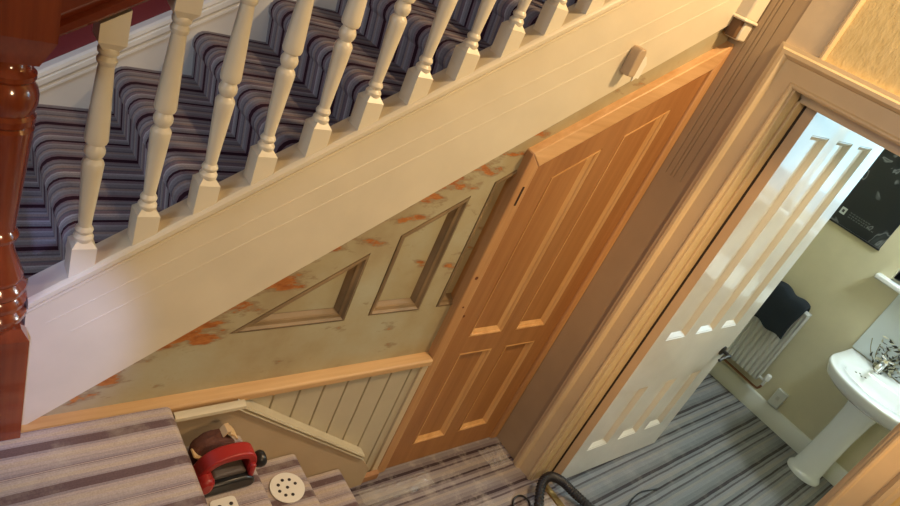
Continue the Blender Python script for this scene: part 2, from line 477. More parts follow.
m.tube(spline([(.885,YF-.042,.715),(.862,YF-.048,.722),(.830,YF-.046,.719),(.79,YF-.044,.706)]), [.0085+.002*math.sin(i*.25) for i in range(25)], 10)
m.build('door_handle', ironm, d)
m = MB(); m.box(X1, X1+.002, -.317, -.294, .64, .78); m.box(X1+.002, X1+.013, -.312, -.299, .70, .72)
m.build('latch', mat('brown latch', (.10,.03,.02), .4), d)

# ------------------------------------------------------------------ pine door under the stairs
d = thing('door_1', 'closed orange pine cupboard door with sloping head under the stairs', 'door', (-.36,0,0), kind='structure')
FX0, FX1 = -.720, -.011
def fo(x): return 2.000 + .680*x
def fi(x): return 1.930 + .690*x
# frame: left jamb, right jamb, raking head
m = MB(); m.prism([(FX0,0),(FX0+.050,0),(FX0+.050,fi(FX0+.050)),(FX0,fo(FX0))], 'y', -.002, .06)
m.build('door_jamb', pine_f, d, .004)
m = MB(); m.prism([(FX1-.040,0),(FX1,0),(FX1,fo(FX1)),(FX1-.040,fi(FX1-.040))], 'y', -.002, .06)
m.build('door_jamb', pine_f, d, .004)
m = MB(); m.prism([(FX0+.050,fi(FX0+.050)),(FX1-.040,fi(FX1-.040)),(FX1,fo(FX1)),(FX0,fo(FX0))], 'y', -.002, .06)
m.build('door_head', pine_h, d, .004)
LX0, LX1, YL = FX0+.052, FX1-.042, .008
pc = [(-.573,-.397),(-.320,-.142)]
def pt(x): return 1.829 + .696*x
m = MB()
Z1, Z2, Z3 = .125, .645, .730
m.prism([(LX0,.004),(pc[0][0],.004),(pc[0][0],fi(pc[0][0])-.003),(LX0,fi(LX0)-.003)], 'y', YL, .045)
m.prism([(pc[1][1],.004),(LX1,.004),(LX1,fi(LX1)-.003),(pc[1][1],fi(pc[1][1])-.003)], 'y', YL, .045)
m.prism([(pc[0][1],Z1),(pc[1][0],Z1),(pc[1][0],fi(pc[1][0])-.003),(pc[0][1],fi(pc[0][1])-.003)], 'y', YL, .045)
for a, b in pc:
    m.box(a, b, YL, .045, .004, Z1); m.box(a, b, YL, .045, Z2, Z3)
    m.prism([(a,pt(a)),(b,pt(b)),(b,fi(b)-.003),(a,fi(a)-.003)], 'y', YL, .045)
m.box(pc[0][1], pc[1][0], YL, .045, .004, Z1)
m.build('door_leaf', pine_d, d)
stp = [(0,YL),(.0005,YL+.006),(.0030,YL+.006),(.0035,YL-.001),(.0075,YL-.001),(.0125,YL+.004),(.0130,YL+.007),(.0145,YL+.007),(.0245,YL+.014),(.027,YL+.015)]
for a, b in pc:
    for poly in ([(a,Z1),(b,Z1),(b,Z2),(a,Z2)], [(a,Z3),(b,Z3),(b,pt(b)),(a,pt(a))]):
        p = panel(poly, stp, 'panel', pine_d, d)
        p.data.materials.append(mould)
        for f in p.data.polygons[:-1]: f.material_index = 1
m = MB(); m.box(-.697, -.689, -.0035, .002, 1.325, 1.395)
m.build('hinge_recess', mat('dark slot', (.04,.012,.004), .8), d)
m = MB()
for x, z, r in ((-.700,1.03,.007),(-.694,.90,.004),(-.655,.845,.006)):
    m.lathe([(r,0),(r,.001)], Matrix.Translation((x,-.0035 if x<-.67 else YL-.001,z)) @ Matrix.Rotation(math.radians(-90),4,'X'), 10)
m.build('knot', mat('dark knot', (.14,.035,.008), .6), d)

# ------------------------------------------------------------------ panelling under the string
d = thing('understairs_panelling', 'old sage panelling with flaking paint and bare orange wood below the stair string', 'panelling', (-1.35,.03,.69), kind='structure')
YP = .030
def rl(x): return 1.953 + .715*x     # lower edge of the raking rail
T = [(-1.518,.870),(-1.150,.870),(-1.150,rl(-1.150))]
T[0] = ((.870-1.953)/.715, .870)
Q1 = [(-1.066,.880),(-.862,.880),(-.862,rl(-.862)),(-1.066,rl(-1.066))]
Q2 = [(-.790,.885),(-.66,.885),(-.66,rl(-.66)),(-.790,rl(-.790))]
m = MB()
m.prism([(-2.0,rl(-2.0)),(-.66,rl(-.66)),(-.02,rl(-.02)),(-.02,SB-.02*KB+.01),(-2.0,SB-2.0*KB+.01)], 'y', YP, .06)
for x0, x1 in ((-2.0,T[0][0]),):
    m.prism([(x0,.60),(x1,.60),(x1,rl(x1)),(x0,rl(x0))], 'y', YP, .06)
m.box(T[0][0], -.66, YP, .06, .60, .870)
m.prism([(T[1][0],.870),(Q1[0][0],.870),(Q1[0][0],rl(Q1[0][0])),(T[1][0],rl(T[1][0]))], 'y', YP, .06)
m.prism([(Q1[1][0],.870),(Q2[0][0],.870),(Q2[0][0],rl(Q2[0][0])),(Q1[1][0],rl(Q1[1][0]))], 'y', YP, .06)
m.box(Q1[0][0], Q1[1][0], YP, .06, .870, .880); m.box(Q2[0][0], Q2[1][0], YP, .06, .870, .885)
m.build('panel_frame', old, d, angle=10)
oldp = old.copy(); oldp.name = 'old panel field paint'
ps = [(0,YP),(.0005,YP+.004),(.0025,YP+.004),(.003,YP-.002),(.009,YP-.004),(.015,YP+.003),(.024,YP+.006),(.026,YP+.012),(.034,YP+.021),(.037,YP+.024),(.039,YP+.022)]
oldm = paint('old brown moulding paint', (.30,.20,.10), .5, var=.3)
for poly in (T, Q1, Q2):
    p = panel(poly, ps, 'panel', old, d)
    p.data.materials.append(oldm)
    for f in p.data.polygons[:-1]: f.material_index = 1

# tongue and groove boarding below the rail
m = MB(); xs = [-1.50 + .0885*i for i in range(9)]; pr = [(-1.60,.012),(-1.60,.004)]
for x in xs: pr += [(x-.004,.004),(x-.0012,.012),(x+.0012,.012),(x+.004,.004)]
pr += [(-.722,.004),(-.722,.012),(-.722,.05),(-1.60,.05)]
pr = [p for i, p in enumerate(pr) if i == 0 or p != pr[i-1]]
m.prism(pr, 'z', 0, .6295)
struct(m.build('matchboard', beadm, angle=10), 'cream tongue-and-groove boarding below the pine rail beside the pine door', 'boarding')
m = MB(); m.box(-.752, -.722, -.004, .02, 0, .6295)
struct(m.build('trim_5', paint('cream strip paint', (.66,.53,.34), .45), None, .003), 'narrow cream upright strip between boarding and pine door frame', 'trim')
m = MB(); m.prism([(.05,.630),(-.009,.630),(-.0135,.634),(-.0135,.655),(-.009,.660),(.030,.663),(.05,.663)], 'x', -1.985, -.722)
tag(m.build('dado_rail', pine_x, None, .003), 'bare pine rail running level above the cream boarding', 'rail')
m = MB(); m.prism([(-.004,.002),(-.022,.002),(-.022,.034),(-.004,.038)], 'x', -.90, -.722)
struct(m.build('baseboard_hall', wood('bare skirting wood', (.30,.14,.06), (.45,.23,.10), 'x', .6)), 'bare brown timber strip at floor below the cream boarding', 'skirting board')

# ------------------------------------------------------------------ main flight
S = thing('staircase', 'main staircase with white turned balusters, cream string and striped carpet', 'staircase', (-2.0,.5,.67))
# string board
XS0, XS1 = -1.990, -.085
m = MB(); m.prism([(XS0,SB+KB*XS0),(XS1,SB+KB*XS1),(XS1,ST-.028+K*XS1),(XS0,ST-.028+K*XS0)], 'y', .015, .046)
so = m.build('string_board', cream, S)
m = MB(); m.slope([(.004,-.004),(.000,-.009),(.000,-.020),(.005,-.027),(.015,-.030),(.070,-.030),(.070,0),(.010,0)], XS0, XS1+.02, ST, K)
m.build('string_cap', cream, so, angle=15)
m = MB()
m.slope([(.015,-.002),(.009,-.005),(.008,-.010),(.012,-.016),(.015,-.018)], XS0, XS1, ST-.030, K)
m.slope([(.015,.0025),(.0143,.001),(.0143,-.001),(.015,-.0025)], -1.95, XS1, 2.288, .670)
m.slope([(.015,.0025),(.0142,.001),(.0142,-.001),(.015,-.0025)], -1.90, XS1, 2.212, .664)
m.build('bead', cream, so, angle=15)
# carpeted steps
GO, RI = .228, .163
def step_poly(xn, zt, xb, zb, r=.042, over=.020):
    p = [(xb, zt)]
    cx, cz = xn + r, zt - r
    for i in range(9):
        a = math.pi/2 + i*math.pi/8*.98
        p.append((cx + r*math.cos(a), cz + r*math.sin(a)))
    p += [(xn + over*.55, zt - r - .022), (xn + over, zb), (xb, zb)]
    return p
for k in range(-1, 9):
    xn, zt = -1.876 + GO*k, 1.049 + RI*k
    zb = zt - RI if k > -1 else .672
    m = MB(); m.prism(step_poly(xn, zt, xn+GO+.045, zb), 'y', .0465, .948)
    m.build('step', carpet, S, angle=50)
# wall string on the far side with its white moulding
m = MB(); m.slope([(.950,2.465),(.950,1.9),(.984,1.9),(.984,2.465)], -2.05, .0, 0, .712)
ws = m.build('wall_string', grey_w, S)
m = MB(); m.slope([(.950,2.380),(.944,2.384),(.944,2.392),(.950,2.398),(.944,2.404),(.938,2.412),(.938,2.428),(.944,2.432),(.938,2.440),(.940,2.452),(.950,2.458),(.984,2.458),(.984,2.38)], -2.05, .0, .012, .712)
m.build('wall_string_moulding', white_m, ws, angle=15)
# newel post
NX, NY = -2.047, .030
m = MB()
m.box(NX-.060, NX+.060, NY-.060, NY+.060, .672, .975)
sh = [(.060,.975),(.052,1.000)]
def sq(h0, z0, h1, z1, cx=NX, cy=NY):
    vs = [(cx+a*h0, cy+b*h0, z0) for a,b in ((-1,-1),(1,-1),(1,1),(-1,1))] + [(cx+a*h1, cy+b*h1, z1) for a,b in ((-1,-1),(1,-1),(1,1),(-1,1))]
    return vs, [(0,3,2,1),(4,5,6,7),(0,1,5,4),(1,2,6,5),(2,3,7,6),(3,0,4,7)]
m.add(*sq(.060,.975,.046,1.000))
prof_n = [(.050,.985),(.054,1.006),(.060,1.018),(.0605,1.028),(.054,1.036),(.051,1.042),(.0575,1.050),(.059,1.060),(.055,1.070),(.051,1.075),(.056,1.084),(.056,1.094),(.048,1.104),(.046,1.108),(.049,1.114),(.049,1.122),(.044,1.134),(.040,1.150),(.033,1.172),(.028,1.192),(.027,1.200),(.035,1.208),(.037,1.216),(.034,1.224),(.030,1.230),(.031,1.250),(.035,1.300),(.039,1.350),(.043,1.400),(.046,1.435),(.0475,1.452),(.043,1.458),(.048,1.464),(.0485,1.476),(.044,1.483),(.047,1.490),(.050,1.502),(.0505,1.518),(.047,1.532),(.041,1.542),(.045,1.548),(.045,1.556),(.037,1.563),(.032,1.570),(.031,1.578),(.038,1.586)]
m.lathe(prof_n, Matrix.Translation((NX,NY,0)), 40)
m.add(*sq(.040,1.582,.060,1.634))
m.box(NX-.060, NX+.060, NY-.060, NY+.060, 1.634, 1.86)
m.add(*sq(.070,1.86,.070,1.885)); m.add(*sq(.066,1.885,.02,1.93))
m.build('newel_post', mahog, S, angle=30)
# handrail
m = MB(); m.slope([(.002,.006),(.006,0),(.054,0),(.058,.006),(.058,.020),(.052,.028),(.062,.045),(.060,.066),(.045,.078),(.015,.078),(.0,.066),(-.002,.045),(.008,.028),(.002,.020)], NX+.058, -.11, HR, .71)
m.build('handrail', mahog_r, S, angle=30)
# newel drop where the string ends at the corner
m = MB()
NDX0, NDX1 = -.092, -.012
m.box(NDX0, NDX1, -.030, .060, 2.075, 2.62)
m.box(NDX0-.006, NDX1+.004, -.036, .060, 2.066, 2.078)
m.box(NDX0+.028, NDX1, -.026, .030, 2.006, 2.066)
m.build('newel_drop', cream_b, S, .006)
m = MB(); m.box(NDX0+.006, NDX0+.027, -.020, .020, 2.010, 2.066)
m.build('newel_bracket', mat('brown raw wood', (.16,.08,.03), .7), S, .003)
# balusters: each one a part of the flight
def make_baluster():
    m = MB(); q = .0235
    # square foot cut to the slope of the cap
    zl, zr = -q*K, q*K
    c = .010
    vs = [(-q,-q,zl-.001),(q,-q,zr-.001),(q,q,zr-.001),(-q,q,zl-.001),(-q,-q,.058),(q,-q,.058),(q,q,.058),(-q,q,.058)]
    m.add(vs, [(0,3,2,1),(0,1,5,4),(1,2,6,5),(2,3,7,6),(3,0,4,7),(4,5,6,7)])
    m.add(*sq(q,.058,.013,.072,0,0))
    pr = [(.0165,.066),(.019,.072),(.0195,.078),(.0165,.083),(.0135,.086),(.0165,.090),(.0175,.095),(.0155,.100),(.0125,.104),
          (.0130,.115),(.0150,.150),(.0175,.195),(.0197,.235),(.0203,.247),(.0180,.2525),(.0130,.258),(.0165,.263),(.0190,.270),(.0190,.277),(.0160,.284),(.0140,.288),(.0195,.291),
          (.0215,.297),(.0210,.310),(.0187,.355),(.0162,.400),(.0143,.436),(.0135,.444),(.0170,.448),(.0180,.454),(.0155,.459),(.0140,.462),(.0175,.466),(.0185,.472),(.0165,.478)]
    pr = [(r, z if z < .104 else z + .016*(z-.104)/(.478-.104)) for r, z in pr]
    m.lathe(pr, Matrix(), 24)
    m.add(*sq(.0130,.490,q,.506,0,0))
    t0 = HR - ST + .002
    vs = [(-q,-q,.506),(q,-q,.506),(q,q,.506),(-q,q,.506),(-q,-q,t0+zl),(q,-q,t0+zr),(q,q,t0+zr),(-q,q,t0+zl)]
    m.add(vs, [(0,3,2,1),(4,5,6,7),(0,1,5,4),(1,2,6,5),(2,3,7,6),(3,0,4,7)])
    return m
bal0 = None
for k in range(15):
    x = -1.897 + .1145*k
    loc = Vector((x, .0315, ST + K*x))
    if bal0 is None:
        bal0 = make_baluster().build('baluster', cream_b, angle=32); o = bal0
    else:
        o = bal0.copy(); COL.objects.link(o)
    o.location = loc; attach(o, S)

# small block on the string
m = MB(); m.prism([(-.512,1.806),(-.480,1.806),(-.478,1.815),(-.478,1.885),(-.486,1.894),(-.504,1.892),(-.512,1.880)], 'y', -.022, .0145)
tag(m.build('wooden_block', paint('block paint', (.50,.36,.22), .5), None, .003), 'small tan wooden block fixed to the cream string near the pine door', 'block')
m = MB(); random.seed(3)
vs = []
for i in range(14):
    a = 2*math.pi*i/14; r = .030*(1+.35*random.uniform(-1,1))
    vs.append((-.425 + .75*r*math.cos(a), 1.832 + 1.15*r*math.sin(a)))
m.prism(vs, 'y', .0105, .0145)
tag(m.build('filler_patch', paint('white filler', (.85,.80,.68), .9, bs=.6)), 'rough white filler patch beside the small tan block on the string', 'patch')

# ------------------------------------------------------------------ lower flight and landing
L = thing('staircase', 'lower flight and landing in pinkish striped carpet with cream wall string', 'staircase', (-1.3,-.5,0))
GX, RZ = .230, .1675
LZ = .670
m = MB()
p = [(-1.0,LZ)]
def land_poly():
    xn = -1.640; r = .022; pts = [(-3.55, LZ)]
    for i in range(9):
        a = math.pi/2 - i*math.pi/16
        pts.append((xn - r + r*math.cos(a), LZ - r + r*math.sin(a)))
    pts += [(xn-.012, LZ-r-.02), (xn-.020, LZ-RZ), (-3.55, LZ-RZ)]
    return pts
m.prism(land_poly(), 'y', -1.60, -.0145)
m.box(-3.55, -2.12, -.0145, .95, LZ-RZ, LZ); m.box(-2.12, -1.70, .07, .95, LZ-RZ, LZ)
m.build('landing', carpet_l, L, angle=50)
for k in (1, 2, 3):
    xn, zt = -1.640 + GX*k, LZ - RZ*k
    r = .026; pts = [(xn-GX-.05, zt)]
    for i in range(9):
        a = math.pi/2 - i*math.pi/16
        pts.append((xn - r + r*math.cos(a), zt - r + r*math.sin(a)))
    pts += [(xn-.012, zt-r-.02), (xn-.020, max(zt-RZ, .0)), (xn-GX-.05, max(zt-RZ, .0))]
    m = MB(); m.prism(pts, 'y', -1.60, -.031)
    m.build('step', carpet_l, L, angle=50)
# wall string of the lower flight
def ls(x): return .640 - .743*(x + 1.45)
m = MB(); m.prism([(-1.637,.0),(-.800,.0),(-.800,.10),(-.865,ls(-.865)-.02),(-1.455,ls(-1.455)-.02),(-1.637,.635)], 'y', -.0265, .003)
wl = m.build('wall_string', tan, L)
m = MB()
m.slope([(-.0265,-.024),(-.034,-.022),(-.036,-.016),(-.0265,-.012),(-.031,-.008),(-.036,-.002),(-.032,.006),(.003,.008),(.003,-.024)], -1.452, -.862, .640-.743*1.45, -.743)
m.build('wall_string_moulding', beadm, wl, angle=15)
m = MB(); m.prism([(-.027,.632),(-.044,.634),(-.050,.642),(-.048,.651),(-.040,.656),(-.027,.657)], 'x', -1.638, -1.440)
m.build('string_capping', beadm, wl, angle=30)

# ------------------------------------------------------------------ tools on the steps
Z1s = LZ - RZ
sd = thing('belt_sander', 'red and black belt sander with brown dust bag on the step below the landing', 'power tool', (-1.50,-.15,Z1s))
m = MB(); m.prism([(-1.618,Z1s+.004),(-1.440,Z1s+.004),(-1.428,Z1s+.022),(-1.440,Z1s+.046),(-1.470,Z1s+.058),(-1.600,Z1s+.058),(-1.628,Z1s+.040),(-1.630,Z1s+.018)], 'y', -.225, -.125)
m.build('sanding_base', blackp, sd, .008)
m = MB(); m.prism([(-1.585,Z1s+.058),(-1.470,Z1s+.058),(-1.462,Z1s+.066),(-1.480,Z1s+.082),(-1.570,Z1s+.080)], 'y', -.205, -.150)
m.build('motor_cover', dustred, sd, .008)
m = MB()
def arc_band(pts, y0, y1, th):
    n = len(pts); vs = []; fs = []
    for i, (x, z) in enumerate(pts):
        a = pts[max(i-1,0)]; b = pts[min(i+1,n-1)]
        tx, tz = b[0]-a[0], b[1]-a[1]; l = math.hypot(tx,tz); nx, nz = -tz/l, tx/l
        t = th/2
        vs += [(x+nx*t,y0,z+nz*t),(x+nx*t,y1,z+nz*t),(x-nx*t,y1,z-nz*t),(x-nx*t,y0,z-nz*t)]
    for i in range(n-1):
        for j in range(4):
            k = (j+1)%4
            fs.append((i*4+j, i*4+k, i*4+4+k, i*4+4+j))
    fs += [(3,2,1,0), tuple((n-1)*4+j for j in range(4))]
    return vs, fs
hp = [(p.x, p.z) for p in spline([(-1.612,0,Z1s+.050),(-1.606,0,Z1s+.098),(-1.572,0,Z1s+.132),(-1.520,0,Z1s+.142),(-1.468,0,Z1s+.134),(-1.448,0,Z1s+.106),(-1.446,0,Z1s+.056)], 6)]
m.add(*arc_band(hp, -.200, -.146, .027))
m.build('handle', redp, sd, .008)
m = MB(); m.prism([(-1.636,Z1s+.030),(-1.585,Z1s+.034),(-1.575,Z1s+.085),(-1.605,Z1s+.105),(-1.632,Z1s+.085)], 'y', -.235, -.140)
m.build('rear_housing', redp, sd, .012)
m = MB(); m.box(-1.457, -1.438, -.215, -.135, Z1s+.030, Z1s+.100)
m.build('front_plate', redp, sd, .006)
m = MB(); m.lathe([(.010,0),(.014,.010),(.024,.018),(.029,.030),(.029,.042),(.022,.052),(.008,.056)], Matrix.Translation((-1.440,-.172,Z1s+.062)) @ Matrix.Rotation(math.radians(78),4,'Y'), 20)
m.build('knob', blackp, sd)
# dust bag: a soft pillow of cloth against the wall
def pillow(cx, cy, cz, ax, ay, az, seed, M=None):
    random.seed(seed); m = MB(); nu, nv = 20, 12; vs = []; fs = []
    for j in range(nv+1):
        b = -math.pi/2 + math.pi*j/nv
        for i in range(nu):
            a = 2*math.pi*i/nu
            se = lambda t, e: math.copysign(abs(t)**e, t)
            w = 1 + .10*math.sin(3*a+seed) * math.cos(b) + .06*math.sin(5*b+2*a)
            vs.append((cx+ax*w*se(math.cos(b),.7)*se(math.cos(a),.7), cy+ay*w*se(math.cos(b),.7)*se(math.sin(a),.7), cz+az*w*se(math.sin(b),.7)))
    for j in range(nv):
        for i in range(nu):
            k = (i+1) % nu
            fs.append((j*nu+i, j*nu+k, (j+1)*nu+k, (j+1)*nu+i))
    m.add(vs, fs, True); return m
m = pillow(-1.545, -.088, Z1s+.070, .070, .040, .062, 4)
bag = m.build('dust_bag', bagm, sd, angle=80)
m = MB(); m.add(*arc_band([(-1.500,Z1s+.145),(-1.482,Z1s+.128),(-1.468,Z1s+.108)], -.104, -.058, .006))
m.add(*arc_band([(-1.520,Z1s+.131),(-1.508,Z1s+.150),(-1.496,Z1s+.152)], -.100, -.062, .006))
m.build('bag_clip', bagtrim, bag, .001)
m = MB(); m.add(*arc_band([(-1.622,Z1s+.110),(-1.606,Z1s+.094),(-1.590,Z1s+.082)], -.135, -.100, .006))
m.build('bag_clip', bagtrim, bag, .001)

for o in sd.children_recursive:
    for v in o.data.vertices:
        v.co.x = -1.520 + (v.co.x + 1.520)*.84; v.co.y = -.160 + (v.co.y + .160)*.84; v.co.z = Z1s + (v.co.z - Z1s)*.84

def holes(cx, cy, z, pts, r, parent):
    for dx, dy in pts:
        m = MB(); m.lathe([(r,0),(r,.0006)], Matrix.Translation((cx+dx, cy+dy, z)), 12, smooth=False)
        m.build('hole', dotm, parent)
Z2s = LZ - 2*RZ
m = MB(); m.lathe([(.056,0),(.056,.0035)], Matrix.Translation((-1.268,-.150,Z2s+.001)), 36, smooth=False)
ds = m.build('sanding_disc', paperm)
tag(ds, 'round white sanding disc with dark holes lying on the lower step', 'sanding disc')
holes(-1.268, -.150, Z2s+.0046, [(.030*math.cos(a), .030*math.sin(a)) for a in [i*math.pi/4+.2 for i in range(7)]] + [(0,0)], .0055, ds)
def rrect(x0,x1,y0,y1,r):
    p = []
    for cx, cy, a0 in ((x1-r,y1-r,0),(x0+r,y1-r,90),(x0+r,y0+r,180),(x1-r,y0+r,270)):
        for i in range(5):
            a = math.radians(a0 + i*22.5); p.append((cx+r*math.cos(a), cy+r*math.sin(a)))
    return p
m = MB(); m.prism(rrect(-1.577,-1.507,-.36,-.226,.012), 'z', Z1s+.001, Z1s+.004)
sh = m.build('sanding_sheet', paperm)
tag(sh, 'white rectangular sanding sheet beside the red sander on the step', 'sanding sheet')
holes(-1.540, -.29, Z1s+.0046, [(.016,.040),(-.016,.040),(.016,0),(-.016,0),(.016,-.04),(-.016,-.04)], .0055, sh)

# ------------------------------------------------------------------ hose and cables on the floor
hz = thing('vacuum_hose', 'black ribbed vacuum hose looping across the bathroom threshold', 'hose', (-.05,-.36,0))
path = spline([(-.30,-.62,.024),(-.20,-.51,.024),(-.115,-.405,.050),(-.052,-.335,.085),(.010,-.322,.095),(.075,-.352,.075),(.125,-.415,.045),(.175,-.510,.026),(.22,-.66,.024),(.22,-.85,.024)], 14)
m = MB(); m.tube(path, [.0205 + .0016*(1 if i % 2 else -1) for i in range(len(path))], 16)
m.build('hose', rubber, hz)
m = MB(); m.tube(spline([(-.30,-.46,.005),(-.215,-.375,.006),(-.185,-.330,.007),(-.150,-.312,.009),(-.115,-.322,.010),(-.105,-.36,.006),(-.16,-.43,.005)], 10), .0042, 8)
tag(m.build('power_cable', blackp), 'thin black cable loop on the floor beside the vacuum hose', 'cable')
m = MB(); m.tube(spline([(.40,-.56,.004),(.47,-.535,.005),(.56,-.522,.006),(.64,-.535,.006),(.68,-.545,.012)], 10), .0035, 8)
tag(m.build('thin_wire', blackp), 'thin dark wire lying on the bathroom floor film', 'wire')
# crumpled offcuts of film along the floor edge
def crumple(name, cx, cy, lx, ly, h, seed, label, m_):
    random.seed(seed); m = MB(); nx, ny = 16, 7; vs = []; fs = []
    for i in range(nx):
        for j in range(ny):
            e = math.sin(math.pi*i/(nx-1))*math.sin(math.pi*j/(ny-1))
            vs.append((cx + lx*(i/(nx-1)-.5) + random.uniform(-.007,.007), cy + ly*(j/(ny-1)-.5) + random.uniform(-.006,.006), .003 + e*random.uniform(.1,1)*h))
    for i in range(nx-1):
        for j in range(ny-1):
            a = i*ny+j; fs += [(a,a+ny,a+ny+1),(a,a+ny+1,a+1)]
    m.add(vs, fs)
    o = m.build(name, m_, angle=5); tag(o, label, 'plastic film'); return o
filmm = mat('crumpled clear film', (.85,.82,.78), .12); bsdf(filmm).inputs['Alpha'].default_value = .22
crumple('plastic_film', -.66, -.095, .34, .07, .030, 5, 'crumpled strip of clear film on the carpet below the pine door', filmm)
crumple('plastic_film', -.10, -.10, .13, .11, .026, 8, 'crumpled clear film in the corner beside the doorway', filmm)

# ------------------------------------------------------------------ bathroom things
# radiator: pressed panel with flutes
rd = thing('radiator', 'white fluted panel radiator on the bathroom wall behind the door', 'radiator', (2.03,.02,.2))
m = MB(); pr = [(2.035,-.268)]
y = -.268
while y < .20:
    pr += [(1.998,y+.003),(1.998,y+.020),(2.006,y+.026),(2.006,y+.031)]; y += .0335
pr += [(1.998,y),(2.035,y)]
m.prism([(p[0],p[1]) for p in pr], 'z', .215, .745)
m.build('radiator_panel', radm, rd, angle=20)
m = MB(); m.box(1.994, 2.06, -.272, y+.004, .745, .757)
for k in range(12): m.box(2.0, 2.055, -.262+.036*k, -.248+.036*k, .757, .759)
m.build('top_grille', radm, rd, .003)
m = MB(); m.box(1.996, 2.060, -.274, -.268, .215, .757)
m.build('side_panel', radm, rd, .002)
m = MB(); m.lathe([(.012,0),(.018,.004),(.018,.040),(.014,.046)], Matrix.Translation((2.025,-.318,.245)) @ Matrix.Rotation(math.radians(0),4,'X'), 16)
m.tube([(2.025,-.270,.238),(2.025,-.318,.238)], .009); m.tube([(2.025,-.318,.248),(2.025,-.318,.205)], .010)
m.build('valve', white_m, rd)
m = MB(); m.tube(spline([(2.025,-.318,.21),(2.028,-.312,.175),(2.035,-.28,.158),(2.035,-.10,.160),(2.035,.10,.160)]), .0075)
m.build('pipe', copper, rd)
for yb in (-.20, .08):
    m = MB(); m.box(2.035, 2.08, yb, yb+.03, .3, .7); m.build('bracket', radm, rd)
# towel over the radiator
m = MB(); random.seed(2)
nw, nl = 14, 22; vs = []; fs = []
prof_t = [(1.984,.555),(1.984,.60),(1.984,.65),(1.983,.70),(1.984,.745),(1.992,.772),(2.012,.786),(2.036,.788),(2.055,.776),(2.066,.752),(2.067,.70),(2.068,.62)]
pt_ = spline([(a,0,b) for a,b in prof_t], 3)
for i in range(nw):
    y = -.246 + .275*i/(nw-1)
    for j, p in enumerate(pt_):
        vs.append((p.x - .005*abs(math.sin(i*1.3+j*.15)), y + .006*math.sin(j*.35+i*.4), p.z + .010*math.sin(i*.9) + (.028*(i/(nw-1)) if j > 14 else -.02*(1-i/(nw-1)) if j < 6 else 0)))
nl = len(pt_)
for i in range(nw-1):
    for j in range(nl-1):
        a = i*nl+j; fs.append((a,a+nl,a+nl+1,a+1))
m.add(vs, fs, True)
tw = m.build('towel', towelm, angle=80)
sm = tw.modifiers.new('solid', 'SOLIDIFY'); sm.thickness = .014; sm.offset = 1
sb = tw.modifiers.new('sub', 'SUBSURF'); sb.levels = 1; sb.render_levels = 1
tag(tw, 'dark navy towel folded over the top of the radiator', 'towel')

# poster
ps_ = thing('poster', 'black poster with faint grey swirls on the sage bathroom wall', 'poster', (2.08,-.03,1.29))
MB().box(2.074, 2.0785, -.318, .235, 1.287, 2.10).build('poster_sheet', post, ps_)
m = MB(); m.box(2.0733, 2.0741, -.052, -.020, 1.345, 1.385)
m.build('emblem', mat('pale square emblem', (.42,.45,.42), .5), ps_)
m = MB(); m.box(2.0728, 2.0734, -.043, -.029, 1.356, 1.374)
m.build('emblem_mark', mat('dark mark', (.03,.03,.03), .5), ps_)
m = MB(); random.seed(12)
for row, zz in enumerate((1.374, 1.360, 1.346)):
    yy = -.075
    while yy > -.20 - .02*row:
        wdt = random.uniform(.006,.016); m.box(2.0733, 2.0741, yy-wdt, yy, zz, zz+.006); yy -= wdt + .006
m.build('small_print', mat('dim print', (.075,.08,.08), .5), ps_)
m = MB(); m.box(2.066, 2.0795, -.322, .24, 1.280, 1.290)
m.build('bottom_rail', blackp, ps_, .002)

# socket
sk = thing('wall_socket', 'white socket outlet standing just above the bathroom skirting', 'socket', (2.075,-.43,.19))
m = MB(); m.box(2.054, 2.0795, -.470, -.398, .128, .250); m.build('plate', mat('socket plastic', (.62,.63,.58), .3), sk, .004)
m = MB(); m.box(2.050, 2.0545, -.444, -.424, .180, .206)
m.build('switch', mat('switch plastic', (.50,.51,.47), .3), sk, .001)

# tile splashback
m = MB(); m.box(2.070, 2.080, -1.18, -.545, .745, 1.154)
tag(m.build('tile_splashback', tile, None, .002), 'pale glossy tile splashback behind the wash basin below the sill', 'splashback')

# wash basin on pedestal
wb = thing('wash_basin', 'white pedestal wash basin against the sage bathroom wall', 'wash basin', (1.87,-.835,0))
def outline(cy, x_back, w, dpt, n=40, k=1.0):
    """plan outline: straight back, ears, bowed front; returned around from back-left"""
    pts = []
    hw = w/2*k
    pts.append((x_back, cy+hw*.985)); pts.append((x_back-.12, cy+hw*.985))
    ear = x_back-.255
    pts.append((ear, cy+hw))
    for i in range(1, n):
        t = math.pi*i/n
        pts.append((ear - (dpt-.255)*k*math.sin(t)**.8*1.0, cy + hw*math.cos(t)))
    pts.append((ear, cy-hw)); pts.append((x_back-.12, cy-hw*.985)); pts.append((x_back, cy-hw*.985))
    return pts
CY = -.840
def ring_mesh(levels):
    m = MB(); n = len(levels[0][0]); vs = []; fs = []
    for pts, z in levels: vs += [(x, y, z) for x, y in pts]
    for k in range(len(levels)-1):
        for i in range(n):
            j = (i+1) % n
            fs.append((k*n+i, k*n+j, (k+1)*n+j, (k+1)*n+i))
    fs.append(tuple(range(n-1,-1,-1))); fs.append(tuple((len(levels)-1)*n+i for i in range(n)))
    m.add(vs, fs, True); return m
def sc_(pts, s, cx, cy): return [(cx+(x-cx)*s, cy+(y-cy)*s) for x, y in pts]
ot = outline(CY, 2.066, .590, .520)
def shrink_front(s): return [(2.066-(2.066-x)*s, CY+(y-CY)*s) for x, y in ot]
def bowl(s, dx=0): # oval basin hollow
    n = len(ot); out = []
    for x, y in ot:
        vx, vy = x-1.80, y-CY; a = math.atan2(vy/.26, vx/.2)
        out.append((1.795 + .150*s*math.cos(a), CY + .200*s*math.sin(a)))
    return out
